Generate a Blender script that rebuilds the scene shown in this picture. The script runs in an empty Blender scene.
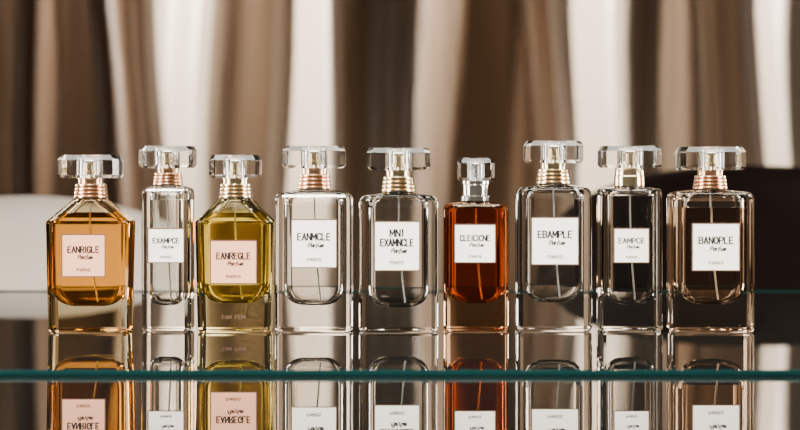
import bpy, bmesh, math
from mathutils import Vector, Matrix
S=0.00085; D=1889.0; YH=165.0; H=333.0-YH; TZ=0.75
scene=bpy.context.scene
def W(px,py,dist_m):
    """photo measurement -> world x,z for something standing dist_m from the lens"""
    k=dist_m/D
    return (px-400)*k, TZ+H*S-(py-YH)*k
# ---------------- materials
def mat(name,color,rough=0.5,metal=0.0,ior=1.5,trans=0.0,**kw):
    m=bpy.data.materials.new(name); m.use_nodes=True
    b=m.node_tree.nodes['Principled BSDF']
    b.inputs['Base Color'].default_value=(*color,1); b.inputs['Roughness'].default_value=rough
    b.inputs['Metallic'].default_value=metal; b.inputs['IOR'].default_value=ior
    b.inputs['Transmission Weight'].default_value=trans
    for k,v in kw.items(): b.inputs[k.replace('_',' ')].default_value=v
    return m
def glassmat(name,color,ior,rough=0.0):
    m=bpy.data.materials.new(name); m.use_nodes=True; nt=m.node_tree
    nt.nodes.remove(nt.nodes['Principled BSDF'])
    g=nt.nodes.new('ShaderNodeBsdfGlass'); g.inputs['Color'].default_value=(*color,1)
    g.inputs['IOR'].default_value=ior; g.inputs['Roughness'].default_value=rough
    nt.links.new(g.outputs[0],nt.nodes['Material Output'].inputs[0]); return m
def noisebump(m,scale,strength,stretch=(1,1,1),colvar=None):
    nt=m.node_tree; b=nt.nodes['Principled BSDF']
    tc=nt.nodes.new('ShaderNodeTexCoord'); mp=nt.nodes.new('ShaderNodeMapping'); mp.inputs['Scale'].default_value=stretch
    n=nt.nodes.new('ShaderNodeTexNoise'); n.inputs['Scale'].default_value=scale; n.inputs['Detail'].default_value=4
    bp=nt.nodes.new('ShaderNodeBump'); bp.inputs['Strength'].default_value=strength; bp.inputs['Distance'].default_value=0.01
    nt.links.new(tc.outputs['Object'],mp.inputs[0]); nt.links.new(mp.outputs[0],n.inputs[0])
    nt.links.new(n.outputs[0],bp.inputs['Height']); nt.links.new(bp.outputs[0],b.inputs['Normal'])
    if colvar:
        r=nt.nodes.new('ShaderNodeValToRGB'); r.color_ramp.elements[0].color=(*colvar[0],1); r.color_ramp.elements[1].color=(*colvar[1],1)
        r.color_ramp.elements[0].position=.3; r.color_ramp.elements[1].position=.7
        nt.links.new(n.outputs[0],r.inputs[0]); nt.links.new(r.outputs[0],b.inputs['Base Color'])
M_glass=glassmat('clear_glass',(.98,.98,.967),1.5)
M_crystal=glassmat('crystal_glass',(.99,.99,.985),1.6)
M_gl_honey=glassmat('honey_refraction_glass',(.99,.90,.70),1.5)  # honey refracted from the liquid, put into the wall colour
M_gl_yel=glassmat('yellow_refraction_glass',(.98,.95,.74),1.5)  # yellow liquid seen through clear walls, painted as glass colour
M_gl_amb=glassmat('amber_refraction_glass',(.96,.80,.64),1.5)  # amber refraction of the liquid put into the glass colour
M_gl_blush=glassmat('blush_tinted_glass',(.98,.92,.86),1.5)
M_air=glassmat('air_interface',(1,1,1),1/1.5)
M_airc=glassmat('crystal_air_interface',(1,1,1),1/1.6)
M_tube=mat('tube_plastic',(.42,.41,.38),.3)
M_gold=mat('rose_gold',(.83,.54,.33),.22,1)
M_gold2=mat('pale_gold',(.87,.70,.45),.18,1)
M_silver=mat('silver',(.78,.76,.72),.15,1)
M_white=mat('label_paper_white',(.90,.86,.79),.6)
M_pink=mat('label_paper_peach',(.74,.36,.22),.65,Specular_IOR_Level=.3)
M_copper=mat('label_copper_foil',(.10,.05,.03),.6,0,Specular_IOR_Level=.3)
M_ink=mat('label_ink',(.012,.011,.011),.7,Specular_IOR_Level=.2)
# ---------------- mesh helpers
def addobj(name,me,mats,parent=None,loc=(0,0,0)):
    for m in (mats if isinstance(mats,(list,tuple)) else [mats]): me.materials.append(m)
    o=bpy.data.objects.new(name,me); scene.collection.objects.link(o); o.location=loc
    if parent: o.parent=parent
    return o
def rrect(hw,hd,r,n=10):
    r=max(min(r,hw*.999,hd*.999),0.01); pts=[]
    for cx,cy,a0 in ((hw-r,hd-r,0),(-hw+r,hd-r,90),(-hw+r,-hd+r,180),(hw-r,-hd+r,270)):
        for i in range(n+1):
            a=math.radians(a0+90*i/n); pts.append((cx+r*math.cos(a),cy+r*math.sin(a)))
    return pts
def loft(rings,n=10,smooth=False):
    """rings (z,hw,hd,r) in bottle units -> closed mesh in metres"""
    bm=bmesh.new(); prev=None
    for (z,hw,hd,r) in rings:
        vs=[bm.verts.new((x*S,y*S,z*S)) for x,y in rrect(hw,hd,r,n)]
        if prev:
            L=len(vs)
            for i in range(L): bm.faces.new((prev[i],prev[(i+1)%L],vs[(i+1)%L],vs[i]))
        else: bm.faces.new(list(reversed(vs)))
        prev=vs
    bm.faces.new(prev)
    me=bpy.data.meshes.new('m'); bm.to_mesh(me); bm.free()
    if smooth:
        for p in me.polygons: p.use_smooth=True
        me.set_sharp_from_angle(angle=math.radians(35))
    return me
def lathe(prof,segs=48,scale=S):
    bm=bmesh.new(); prev=None
    for (r,z) in prof:
        vs=[bm.verts.new((r*scale*math.cos(2*math.pi*i/segs),r*scale*math.sin(2*math.pi*i/segs),z*scale)) for i in range(segs)]
        if prev:
            for i in range(segs): bm.faces.new((prev[i],prev[(i+1)%segs],vs[(i+1)%segs],vs[i]))
        else: bm.faces.new(list(reversed(vs)))
        prev=vs
    bm.faces.new(prev)
    me=bpy.data.meshes.new('m'); bm.to_mesh(me); bm.free()
    for p in me.polygons: p.use_smooth=True
    me.set_sharp_from_angle(angle=math.radians(40)); return me
def boxmesh(boxes,bevel=0,seg=2):
    bm=bmesh.new()
    for (x0,x1,y0,y1,z0,z1) in boxes:
        bmesh.ops.create_cube(bm,size=1,matrix=Matrix.Translation(((x0+x1)/2,(y0+y1)/2,(z0+z1)/2))@Matrix.Diagonal((x1-x0,y1-y0,z1-z0,1)))
    if bevel: bmesh.ops.bevel(bm,geom=bm.edges[:],offset=bevel,segments=seg,affect='EDGES',profile=.5)
    me=bpy.data.meshes.new('m'); bm.to_mesh(me); bm.free(); return me
def empty(name,loc):
    e=bpy.data.objects.new(name,None); e.empty_display_size=.05; e.location=loc; scene.collection.objects.link(e); return e
# stroke lettering: every glyph is polylines on a 0..1 x 0..1 cell, drawn with a pen of given width
G={'A':[[(0,0),(.5,1),(1,0)],[(.2,.36),(.8,.36)]],'B':[[(0,0),(0,1),(.7,1),(.9,.85),(.9,.65),(.7,.52),(0,.52)],[(.7,.52),(1,.38),(1,.15),(.75,0),(0,0)]],
'C':[[(1,.82),(.75,1),(.3,1),(0,.72),(0,.28),(.3,0),(.75,0),(1,.18)]],'E':[[(.95,1),(0,1),(0,0),(.95,0)],[(0,.52),(.8,.52)]],
'G':[[(1,.82),(.75,1),(.3,1),(0,.72),(0,.28),(.3,0),(.75,0),(1,.2),(1,.48),(.6,.48)]],'I':[[(.5,0),(.5,1)]],'1':[[(.25,.8),(.5,1),(.5,0)]],
'L':[[(0,1),(0,0),(.9,0)]],'M':[[(0,0),(0,1),(.5,.3),(1,1),(1,0)]],'N':[[(0,0),(0,1),(1,0),(1,1)]],
'O':[[(.3,0),(0,.28),(0,.72),(.3,1),(.7,1),(1,.72),(1,.28),(.7,0),(.3,0)]],'P':[[(0,0),(0,1),(.75,1),(1,.85),(1,.6),(.75,.46),(0,.46)]],
'R':[[(0,0),(0,1),(.75,1),(1,.85),(1,.62),(.75,.5),(0,.5)],[(.55,.5),(1,0)]],'S':[[(1,.85),(.75,1),(.25,1),(0,.8),(.1,.58),(.9,.42),(1,.2),(.75,0),(.25,0),(0,.15)]],
'X':[[(0,0),(1,1)],[(0,1),(1,0)]],'U':[[(0,1),(0,.25),(.3,0),(.7,0),(1,.25),(1,1)]],'F':[[(.95,1),(0,1),(0,0)],[(0,.52),(.8,.52)]],' ':[],
'a':[[(.9,.6),(.2,.6),(0,.3),(.2,0),(.7,.05),(.9,.6),(.95,0)]],'r':[[(0,0),(.1,.6)],[(.05,.35),(.4,.6),(.8,.55)]],'f':[[(.1,-.25),(.4,.9),(.6,1),(.9,.95)],[(0,.55),(.8,.55)]],
'u':[[(0,.6),(0,.1),(.3,0),(.8,.2),(.95,.6),(.95,0)]],'m':[[(0,0),(.05,.6),(.3,.55),(.4,0)],[(.4,.4),(.6,.6),(.85,.5),(.95,0)]]}
NAR={'I':.35,'1':.6,'M':1.15,'r':.7,'f':.7}
def textmesh(lines):
    """lines: (string,width,cx,cz,shear,height) units -> one flat mesh facing -y"""
    bm=bmesh.new()
    for (s,w,cx,cz,shear,ht) in lines:
        adv=[NAR.get(c,1.0) for c in s]; gap=.38; tot=sum(adv)+gap*(len(s)-1); k=w/tot; x=cx-w/2
        pen=max(.40,ht*.17)
        for c,a in zip(s,adv):
            for st in G[c]:
                pts=[]
                for (u,v) in st: pts.append(Vector((x+u*a*k+shear*(v-.5)*ht, cz+(v-.5)*ht)))
                for i in range(len(pts)-1):
                    p,q=pts[i],pts[i+1]; d=(q-p).normalized(); vertical=abs(d.y)>.75
                    hw_=pen*(.62 if vertical else .45); nrm=Vector((-d.y,d.x))*hw_; p=p-d*hw_*.7; q=q+d*hw_*.7
                    bm.faces.new([bm.verts.new((t.x*S,0,t.y*S)) for t in (p+nrm,p-nrm,q-nrm,q+nrm)])
            x+=(a+gap)*k
    me=bpy.data.meshes.new('txt'); bm.to_mesh(me); bm.free(); return me
# ---------------- bottles
def bottle(cx,hw,hd,base,top,shoulder,cap,collar,label,words,liq,level,lab='white',ybow=305,wall=9,capstyle='slab',sub='Parfum',back=0,basetxt=None,glass=None):
    """cx front centre px, base/top px rows of body; shoulder (drop,neckhw); cap (hw,y0,y1); collar (r,style); label (cx,hw,y0,y1)"""
    k0=(D+back)/D
    e=empty('perfume_bottle',((cx-400)*k0*S,(back+hd)*S,TZ))
    def z0(py): return (H-(py-YH)*k0)           # front face
    k1=(D+back+hd)/D
    def z1(py): return (H-(py-YH)*k1)
    ztop=z1(top); drop,nh=shoulder
    out=[(0,hw-3,hd-3,5),(1.2,hw-1.2,hd-1.2,6),(3,hw,hd,6)]
    if drop>14:   # sloping faceted shoulders
        out=[(0,hw-4.5,hd-3,5),(1.2,hw-3,hd-1.2,6),(3,hw-2,hd,6)]
        out+=[(ztop-drop,hw+.5,hd,6),(ztop-drop+1.5,hw-.8,hd-1,6),(ztop-1.5,nh+2,min(hd-2,nh+1),6),(ztop,nh,min(hd-3,nh),8)]
    else:
        zz=ztop-drop
        for i in range(5):
            a=math.radians(90*i/4); out.append((zz+drop*.8*math.sin(a),hw-(1-math.cos(a))*drop*.75,hd-(1-math.cos(a))*drop*.5,6))
        out+=[(ztop,nh+3,nh+1,nh-1),]
    out+=[(ztop+.5,nh-1,nh-1.5,nh-2),(ztop+4,nh-1,nh-1.5,nh-2)]
    addobj('glass_body',loft(out,3),glass or M_glass,e)
    # cavity
    zb=z0(ybow); ihw=hw-wall; ihd=hd-6; bowl=min(24,ihw*.7)
    def cav(z):
        if z<zb+bowl:
            t=max(0,(zb+bowl-z)/bowl); f=math.sqrt(max(0,1-t**2.6)); return (ihw-bowl*(1-f)*.95, max(4,ihd*(0.35+.65*f)))
        zs=ztop-drop-2
        if z>zs:
            t=min(1,(z-zs)/(ztop-zs-2)); 
            if drop>14: return (ihw+(nh-5-ihw)*t, ihd+(min(ihd,nh-5)-ihd)*t)
            f=1-math.sqrt(max(0,1-t*t)); return (ihw+(nh-4-ihw)*f, ihd+(min(ihd,nh-5)-ihd)*f)
        return ihw,ihd
    def cavrings(a,b):
        zs=[a+(bowl*(1-math.cos(math.radians(90*i/14)))) for i in range(15)] if a<zb+1 else [a]
        zs=[z for z in zs if z<b]
        m=[ztop-drop-2+ (drop)*i/8 for i in range(9)]
        zs+=[z for z in m if z>zs[-1]+.5 and z<b-.3]+[b]
        return [(z,)+cav(z)+(min(7,cav(z)[1]*.8),) for z in zs]
    zl=min(z0(level),ztop-3)
    addobj('liquid',loft(cavrings(zb,zl),6),liq,e)
    if zl<ztop-5: addobj('headspace',loft(cavrings(zl+.4,ztop-1.5),6),M_air,e)
    # dip tube with a light bend
    bm=bmesh.new(); prev=None; n=14
    for i in range(n+1):
        t=i/n; z=ztop-5+(zb+3-ztop+5)*t; off=ihw*.22*t*t
        vs=[bm.verts.new(((off+.95*math.cos(a*math.pi/4))*S,.95*math.sin(a*math.pi/4)*S,z*S)) for a in range(8)]
        if prev:
            for j in range(8): bm.faces.new((vs[j],vs[(j+1)%8],prev[(j+1)%8],prev[j]))
        prev=vs
    me=bpy.data.meshes.new('m'); bm.to_mesh(me); bm.free(); addobj('dip_tube',me,M_tube,e)
    # collar
    ch,cy0,cy1=cap; czt=z1(cy0); czb=z1(cy1); r,style=collar
    cm={'rose':M_gold,'pale':M_gold2,'silver':M_silver}[style.split('_')[0]]
    zc=ztop+.6; hh=czb-zc
    if 'smooth' in style:
        prof=[(r-1,zc),(r,zc+.8),(r,zc+hh*.55),(r-.8,zc+hh*.6),(r-.8,zc+hh-.5),(r-1.5,czb+1)]
    elif 'glass' in style:
        prof=[(r-1,zc),(r,zc+.8),(r,zc+hh*.25),(r-2,zc+hh*.3),(r-2,zc+hh*.8),(r-1,zc+hh*.85),(r-1,czb)]
    else:
        prof=[(r-2,zc)]; nr=4; hr=hh*.72
        for i in range(nr):
            a=zc+hr*i/nr; s=hr/nr; q=r-i*.5
            prof+=[(q-1.8,a+.02*s),(q-.3,a+.2*s),(q,a+.5*s),(q-.3,a+.8*s),(q-1.8,a+.97*s)]
        prof+=[(r-5,zc+hr+.2),(r-5,czb-1),(r-4,czb-.5),(r-4,czb+.5)]
    addobj('pump_collar',lathe(prof),cm,e)
    # cap: bevelled crystal block with socket and spray head inside
    cd=min(ch*.8,24)
    if capstyle=='cube': cd=ch
    hcap=czt-czb; vc=ch*.16
    addobj('crystal_cap',loft([(czb,ch-2.5,cd-4,vc),(czb+hcap*.14,ch,cd,vc),(czb+hcap*.78,ch,cd,vc),(czt,ch-2.6,cd-4,vc)],1),M_crystal,e)
    rs=min(ch*.48,13.5)
    addobj('cap_socket',lathe([(rs,czb+.5),(rs,czt-hcap*.25),(rs-1.5,czt-hcap*.18)],40),M_airc,e)
    addobj('spray_head',lathe([(rs-2,czb+.9),(rs-2,czb+hcap*.28),(rs-3.5,czb+hcap*.32),(rs-3.5,czt-hcap*.34),(rs-5,czt-hcap*.29)],40),M_gold2 if style!='silver_glass' else M_silver,e)
    # label on the front face
    lx,lhw,ly0,ly1=label; lx=(lx-cx)*k0; a=z0(ly1); b=z0(ly0); yf=-hd
    addobj('label',boxmesh([((lx-lhw)*S,(lx+lhw)*S,(yf-.5)*S,(yf-.05)*S,a*S,b*S)]),M_white if lab=='white' else M_pink,e)
    t=1.0; g=0.0; f0=(yf-.75)*S; f1=(yf-.45)*S
    fr=[(lx-lhw+g,lx+lhw-g,a+g,a+g+t),(lx-lhw+g,lx+lhw-g,b-g-t,b-g),(lx-lhw+g,lx-lhw+g+t,a+g+t,b-g-t),(lx+lhw-g-t,lx+lhw-g,a+g+t,b-g-t)]
    addobj('label_border',boxmesh([(p[0]*S,p[1]*S,f0,f1,p[2]*S,p[3]*S) for p in fr]),M_copper,e)
    hL=b-a; lines=[]
    if len(words)==1: lines.append((words[0],lhw*1.42,lx,a+hL*.64,0,hL*.135))
    else:
        lines.append((words[0],lhw*.6,lx,a+hL*.76,0,hL*.135)); lines.append((words[1],lhw*1.42,lx,a+hL*.57,0,hL*.135))
    lines.append((sub,lhw*.66,lx+lhw*.1,a+hL*(.47 if len(words)==1 else .41),.35,hL*.085))
    lines.append(('PARIS',lhw*.6,lx,a+hL*.17,0,hL*.06))
    o=addobj('label_text',textmesh(lines),M_ink,e,(0,(yf-.85)*S,0))
    if basetxt: addobj('embossed_text',textmesh([(basetxt,hw*.6,0,z0(317),0,3.5)]),M_copper,e,(0,(yf-.1)*S,0))
    return e
def liqm(n,c,ior=.925): return glassmat(n,c,ior)
L_clear=liqm('liquid_clear',(.95,.94,.92),.86)
L_honey=liqm('liquid_honey',(.97,.70,.28)); L_yel=liqm('liquid_yellow',(.98,.87,.38))
L_amb=liqm('liquid_amber',(.95,.46,.14)); L_smoke=liqm('liquid_smoke',(.86,.84,.82),.87); L_blush=liqm('liquid_blush',(.97,.86,.75),.88)
bottle(87,42,24,333,199,(23,16),(30.5,155,178),(17.5,'rose'),(83.5,22,234,277),['EANRIGLE'],L_honey,214,'pink',307,5,glass=M_gl_honey)
bottle(165.5,25,22,331,186,(7,14),(27.5,146,168),(15.5,'rose'),(166,18.5,228,263),['EXAMPCE'],L_clear,200,'white',306,8,back=12)
bottle(233.5,38.5,24,333,199,(23,16),(25.5,155,178),(17.5,'pale'),(233.5,23.5,240,284),['EANREGLE'],L_yel,214,'pink',304,5,basetxt='EAN FUM',glass=M_gl_yel)
bottle(313.5,39,23,332,190,(10,16),(31.5,146,168),(17.5,'rose'),(314,23,219,268),['EANMCLE'],L_clear,205,'white',306,9,back=6)
bottle(398.5,39.5,23,333,193,(10,16),(32,148,170),(17.5,'pale'),(397,23,221,271),['MN1','EXAMNCLE'],L_clear,208,'white',308,9)
bottle(476.5,32.5,23,331,202,(8,14),(18.5,158,181),(15,'silver_glass'),(475,21,224,263),['CLEICICNE'],L_amb,209,'white',304,5,capstyle='cube',back=12,glass=M_gl_amb)
bottle(555,38,23,331,185,(10,16),(29,141,163),(17.5,'pale'),(555,24,217,265),['EBAMPLE'],L_clear,199,'white',303,9,back=12)
bottle(632,31.5,23,331,187,(6,15),(30.5,146,168),(15.5,'pale_smooth'),(631.5,18,228,263),['EAMPCE'],L_smoke,196,'white',305,8,back=12)
bottle(714,41.5,24,333,190,(9,16),(33,147,170),(17.5,'rose'),(716,24,223,271),['BANOPLE'],L_blush,208,'white',305,10,glass=M_gl_blush)
# ---------------- glass table
M_top=mat('smoked_glass_top',(.005,.005,.0045),.006,0,1.56)
M_edge=mat('green_glass_edge',(.003,.024,.024),.15,0,1.35)
M_trim=mat('dark_green_trim',(.003,.012,.011),.7,0,1.0,Specular_IOR_Level=0.0)
M_leg=mat('brushed_steel',(.35,.35,.35),.3,1)
yb=D*((333-YH)/(290.3-YH)-1)*S; yf=-(D-D*(333-YH)/(370.0-YH))*S
th=4.8*S; hwid=.80
tab=empty('glass_table',(0,0,TZ))
def slab(name,y0,y1,z0,z1,hw_):
    me=boxmesh([(-hw_,hw_,y0,y1,z0,z1)],.0005,1)
    o=addobj(name,me,[M_top,M_edge],tab)
    for p in me.polygons:
        if abs(p.normal.z)<.9: p.material_index=1
    return o
slab('upper_pane',yf,yb-.04,-th,0,hwid)
addobj('back_trim',boxmesh([(-hwid,hwid,yb-.04,yb,-th,0)]),M_trim,tab)
slab('lower_pane',-.72,yb-.004,-th-.010,-th,hwid+.02)
for i,(x,y) in enumerate(((-.7,-.6),(.7,-.6),(-.7,yb-.1),(.7,yb-.1))):
    addobj('leg_%d'%(i+1),lathe([(.022,-TZ),(.022,-TZ+.01),(.018,-TZ+.015),(.018,-th-.012),(.03,-th-.0115),(.03,-th-.0101)],32,1),M_leg,tab,(x,y,0))
# ---------------- curtains
CD=4.2; CY=CD-D*S; kx=CD/D
prof=[(0,.15),(12,.1),(25,.45),(45,.4),(60,.15),(85,.08),(100,.3),(118,.5),(130,.35),(143,.08),(155,.3),(170,.6),(195,.95),(215,.6),(235,.5),(262,.35),(278,.6),(300,.95),(325,.85),(338,.4),(350,.1),(362,.4),(385,.55),(400,.3),(415,.5),(440,.35),(460,.1),(485,.15),(505,.35),(520,.2),(530,.1),(542,.3),(556,.6),(575,.9),(600,.85),(620,.6),(633,.4),(650,.55),(680,.5),(700,.3),(712,.12),(725,.4),(745,.35),(760,.5),(775,.95),(790,.8)]
def bval(px):
    px=px%800
    for i in range(len(prof)):
        a=prof[i]; b=prof[i+1] if i+1<len(prof) else (800,prof[0][1])
        if a[0]<=px<=b[0]:
            t=(px-a[0])/(b[0]-a[0]); t=t*t*(3-2*t); return a[1]+(b[1]-a[1])*t
step=2; P0,P1=-560,1360
ys={}; acc=0
for p in range(P0,P1+1,step):
    ys[p]=acc; acc+=-(bval(p)-.42)*4.4*step*kx
lo=sorted(ys)
def smooth(p):
    q=[ys[t] for t in lo if abs(t-p)<=85]; return sum(q)/len(q)
yy={p:.17*math.tanh((ys[p]-smooth(p))/.17) for p in lo}
M_fold_dark=mat('curtain_satin_shaded',(.155,.094,.056),.38)  # shade of the folds put into the base colour
M_fold_lit=mat('curtain_satin_lit',(.55,.46,.37),.38)  # highlights of the folds put into the base colour
M_fold_mid=mat('curtain_satin_mid',(.25,.175,.117),.38)  # half-lit fold tone, also painted as base colour
for m in (M_fold_dark,M_fold_lit,M_fold_mid): noisebump(m,9,.4,(3.5,3.5,.4))
tone_strips=[(P0,-200,M_fold_mid),(-200,-20,M_fold_lit),(-20,156,M_fold_dark),(156,222,M_fold_lit),(222,274,M_fold_mid),(274,344,M_fold_lit),(344,448,M_fold_mid),(448,548,M_fold_dark),(548,630,M_fold_lit),(630,764,M_fold_mid),(764,840,M_fold_lit),(840,1040,M_fold_dark),(1040,P1,M_fold_mid)]  # colour strips follow the lit and shaded bands of the folds
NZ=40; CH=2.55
for a,b,m in tone_strips:
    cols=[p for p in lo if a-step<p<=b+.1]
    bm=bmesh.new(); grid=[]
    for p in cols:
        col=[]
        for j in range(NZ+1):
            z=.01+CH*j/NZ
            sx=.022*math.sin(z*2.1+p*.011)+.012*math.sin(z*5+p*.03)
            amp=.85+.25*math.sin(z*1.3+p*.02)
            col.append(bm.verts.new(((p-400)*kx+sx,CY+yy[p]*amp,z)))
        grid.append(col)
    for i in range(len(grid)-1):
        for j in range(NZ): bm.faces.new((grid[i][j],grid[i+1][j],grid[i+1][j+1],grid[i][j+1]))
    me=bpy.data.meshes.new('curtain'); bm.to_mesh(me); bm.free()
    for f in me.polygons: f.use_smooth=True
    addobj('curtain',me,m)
rod=addobj('curtain_rod',lathe([(.014,0),(.014,4.3),(.03,4.31),(.03,4.36),(.01,4.38)],24,1),M_leg,None,(-2.15,CY,CH+.03)); rod.rotation_euler=(0,math.pi/2,0)
# ---------------- chairs
def tub_chair(name,cx,cy,rot,topz,halfw,depth,m_shell,m_seat,m_leg,fall=.20,pw=.8):
    e=empty(name,(cx,cy,0)); e.rotation_euler=(0,0,rot)
    n=40; bm=bmesh.new(); prev=None; tk=.045
    for i in range(n+1):
        a=math.radians(-20+220*i/n)
        ca,sa=math.cos(a),math.sin(a)
        px,py=halfw*ca,depth*sa
        f=max(0,sa); zt=topz-fall*(1-f**pw) ; zb=.36
        nn=Vector((ca,sa,0)).normalized(); ring=[]
        m=10
        for k in range(m+1):
            t=math.pi*k/m; ring.append((px+nn.x*tk*math.cos(t),py+nn.y*tk*math.cos(t),zt-tk+tk*math.sin(t)))
        ring=[(px+nn.x*tk,py+nn.y*tk,zb)]+ring+[(px-nn.x*tk,py-nn.y*tk,zb)]
        vs=[bm.verts.new(v) for v in ring]
        if prev:
            for k in range(len(vs)): bm.faces.new((prev[k],prev[(k+1)%len(vs)],vs[(k+1)%len(vs)],vs[k]))
        else: bm.faces.new(vs)
        prev=vs
    bm.faces.new(list(reversed(prev))); bmesh.ops.recalc_face_normals(bm,faces=bm.faces[:])
    me=bpy.data.meshes.new('m'); bm.to_mesh(me); bm.free()
    for p in me.polygons: p.use_smooth=True
    me.set_sharp_from_angle(angle=math.radians(50))
    addobj('backrest',me,m_shell,e)
    q=1/S
    rings=[(.36*q,halfw*.9*q,depth*.9*q,.15*q),(.37*q,halfw*.96*q,depth*.95*q,.17*q),(.44*q,halfw*.96*q,depth*.95*q,.17*q),(.465*q,halfw*.92*q,depth*.9*q,.15*q),(.475*q,halfw*.8*q,depth*.8*q,.12*q)]
    addobj('seat',loft(rings,10,True),m_seat,e)
    for i,(x,y) in enumerate(((-1,-1),(1,-1),(-1,1),(1,1))):
        addobj('leg_%d'%(i+1),lathe([(.012,0),(.02,.36)],20,1),m_leg,e,(x*halfw*.68,y*depth*.68,0))
    return e
M_boucle=mat('chair_fabric_cream',(.80,.72,.63),.85,Sheen_Weight=.2); noisebump(M_boucle,120,.3)
M_black=mat('chair_velvet_black',(.006,.0026,.002),.8,Specular_IOR_Level=.1); noisebump(M_black,90,.1)
M_brl=mat('chair_leather_brown',(.05,.018,.012),.6,Specular_IOR_Level=.2); noisebump(M_brl,90,.1)
M_wood=mat('dark_wood',(.08,.045,.025),.4)
x,z=W(75,196,2.95); tub_chair('armchair',x-.03,1.03,math.radians(8),z,.33,.30,M_boucle,M_boucle,M_wood)
x,z=W(735,165,3.0); tub_chair('velvet_armchair',x,1.07,math.radians(-4),z,.295,.30,M_black,M_brl,M_wood,.14,.6)
# ---------------- room
M_wall=mat('wall_paint',(.08,.055,.04),.8); noisebump(M_wall,60,.05)
M_floor=mat('floor_wood',(.12,.07,.045),.35); noisebump(M_floor,5,.1,(1,12,1),((.05,.03,.018),(.10,.06,.035)))
M_ceil=mat('ceiling_paint',(.30,.26,.21),.9)
X=3.9; YB=CY+.25; YF=-3.4; ZC=2.75
addobj('floor',boxmesh([(-X,X,YF,YB,-.05,0)]),M_floor)
addobj('ceiling',boxmesh([(-X,X,YF,YB,ZC,ZC+.05)]),M_ceil)
addobj('wall_back',boxmesh([(-X,X,YB,YB+.05,0,ZC)]),M_wall)
addobj('wall_left',boxmesh([(-X-.05,-X,YF,YB,0,ZC)]),M_wall)
addobj('wall_right',boxmesh([(X,X+.05,YF,YB,0,ZC)]),M_wall)
addobj('baseboard_back',boxmesh([(-X,X,YB-.015,YB,0,.1)]),M_ceil)
# ---------------- lights
def area(name,loc,target,sx,sy,power,col=(1,1,1),spread=180):
    l=bpy.data.lights.new(name,'AREA'); l.shape='RECTANGLE'; l.size=sx; l.size_y=sy; l.energy=power; l.color=col; l.spread=math.radians(spread)
    o=bpy.data.objects.new(name,l); scene.collection.objects.link(o); o.location=loc
    o.rotation_euler=(Vector(target)-Vector(loc)).to_track_quat('-Z','Y').to_euler(); return o
area('curtain_light',(-3.3,1.35,1.9),(.5,CY,1.75),.3,.7,96,(1,.90,.78),50)  # added lamp out of view, grazes the curtain to shade its folds
area('soft_fill_left',(-1.0,-.35,1.3),(0,0,.83),.35,1.0,18,(1,.95,.87),120)  # added unseen lamp, brightens bottle edges from the left
area('soft_fill_right',(1.0,-.25,1.25),(0,0,.83),.3,.95,15,(1,.95,.87),120)  # added unseen counterpart on the right
area('rim_light_left',(-1.15,.7,1.15),(0,0,.83),.2,.7,10,(1,.94,.85),120)  # added strip out of view, makes the left rims bright
area('rim_light_right',(1.15,.7,1.15),(0,0,.83),.2,.7,10,(1,.94,.85),120)  # added strip out of view for the right rims
area('soft_fill_top',(0,.0,1.9),(0,0,.8),1.6,.5,12,(1,.94,.85),110)  # added overhead lamp, unseen, brightens the caps
area('front_light',(-.4,-1.9,2.45),(0,0,.83),.6,.6,17,(1,.94,.84),44)  # added fill behind the camera, lifts the labels
w=bpy.data.worlds.new('world'); scene.world=w; w.use_nodes=True
w.node_tree.nodes['Background'].inputs[0].default_value=(.9,.77,.63,1); w.node_tree.nodes['Background'].inputs[1].default_value=.15
# ---------------- camera
c=bpy.data.cameras.new('camera'); co=bpy.data.objects.new('camera',c); scene.collection.objects.link(co)
co.location=(0,-D*S,TZ+H*S); co.rotation_euler=(math.pi/2,0,0)
c.lens=D*36/800; c.sensor_width=36; c.shift_y=-(215-YH)/800; c.clip_start=.02
c.dof.use_dof=True; c.dof.focus_distance=(D+8)*S; c.dof.aperture_fstop=6.0
scene.camera=co
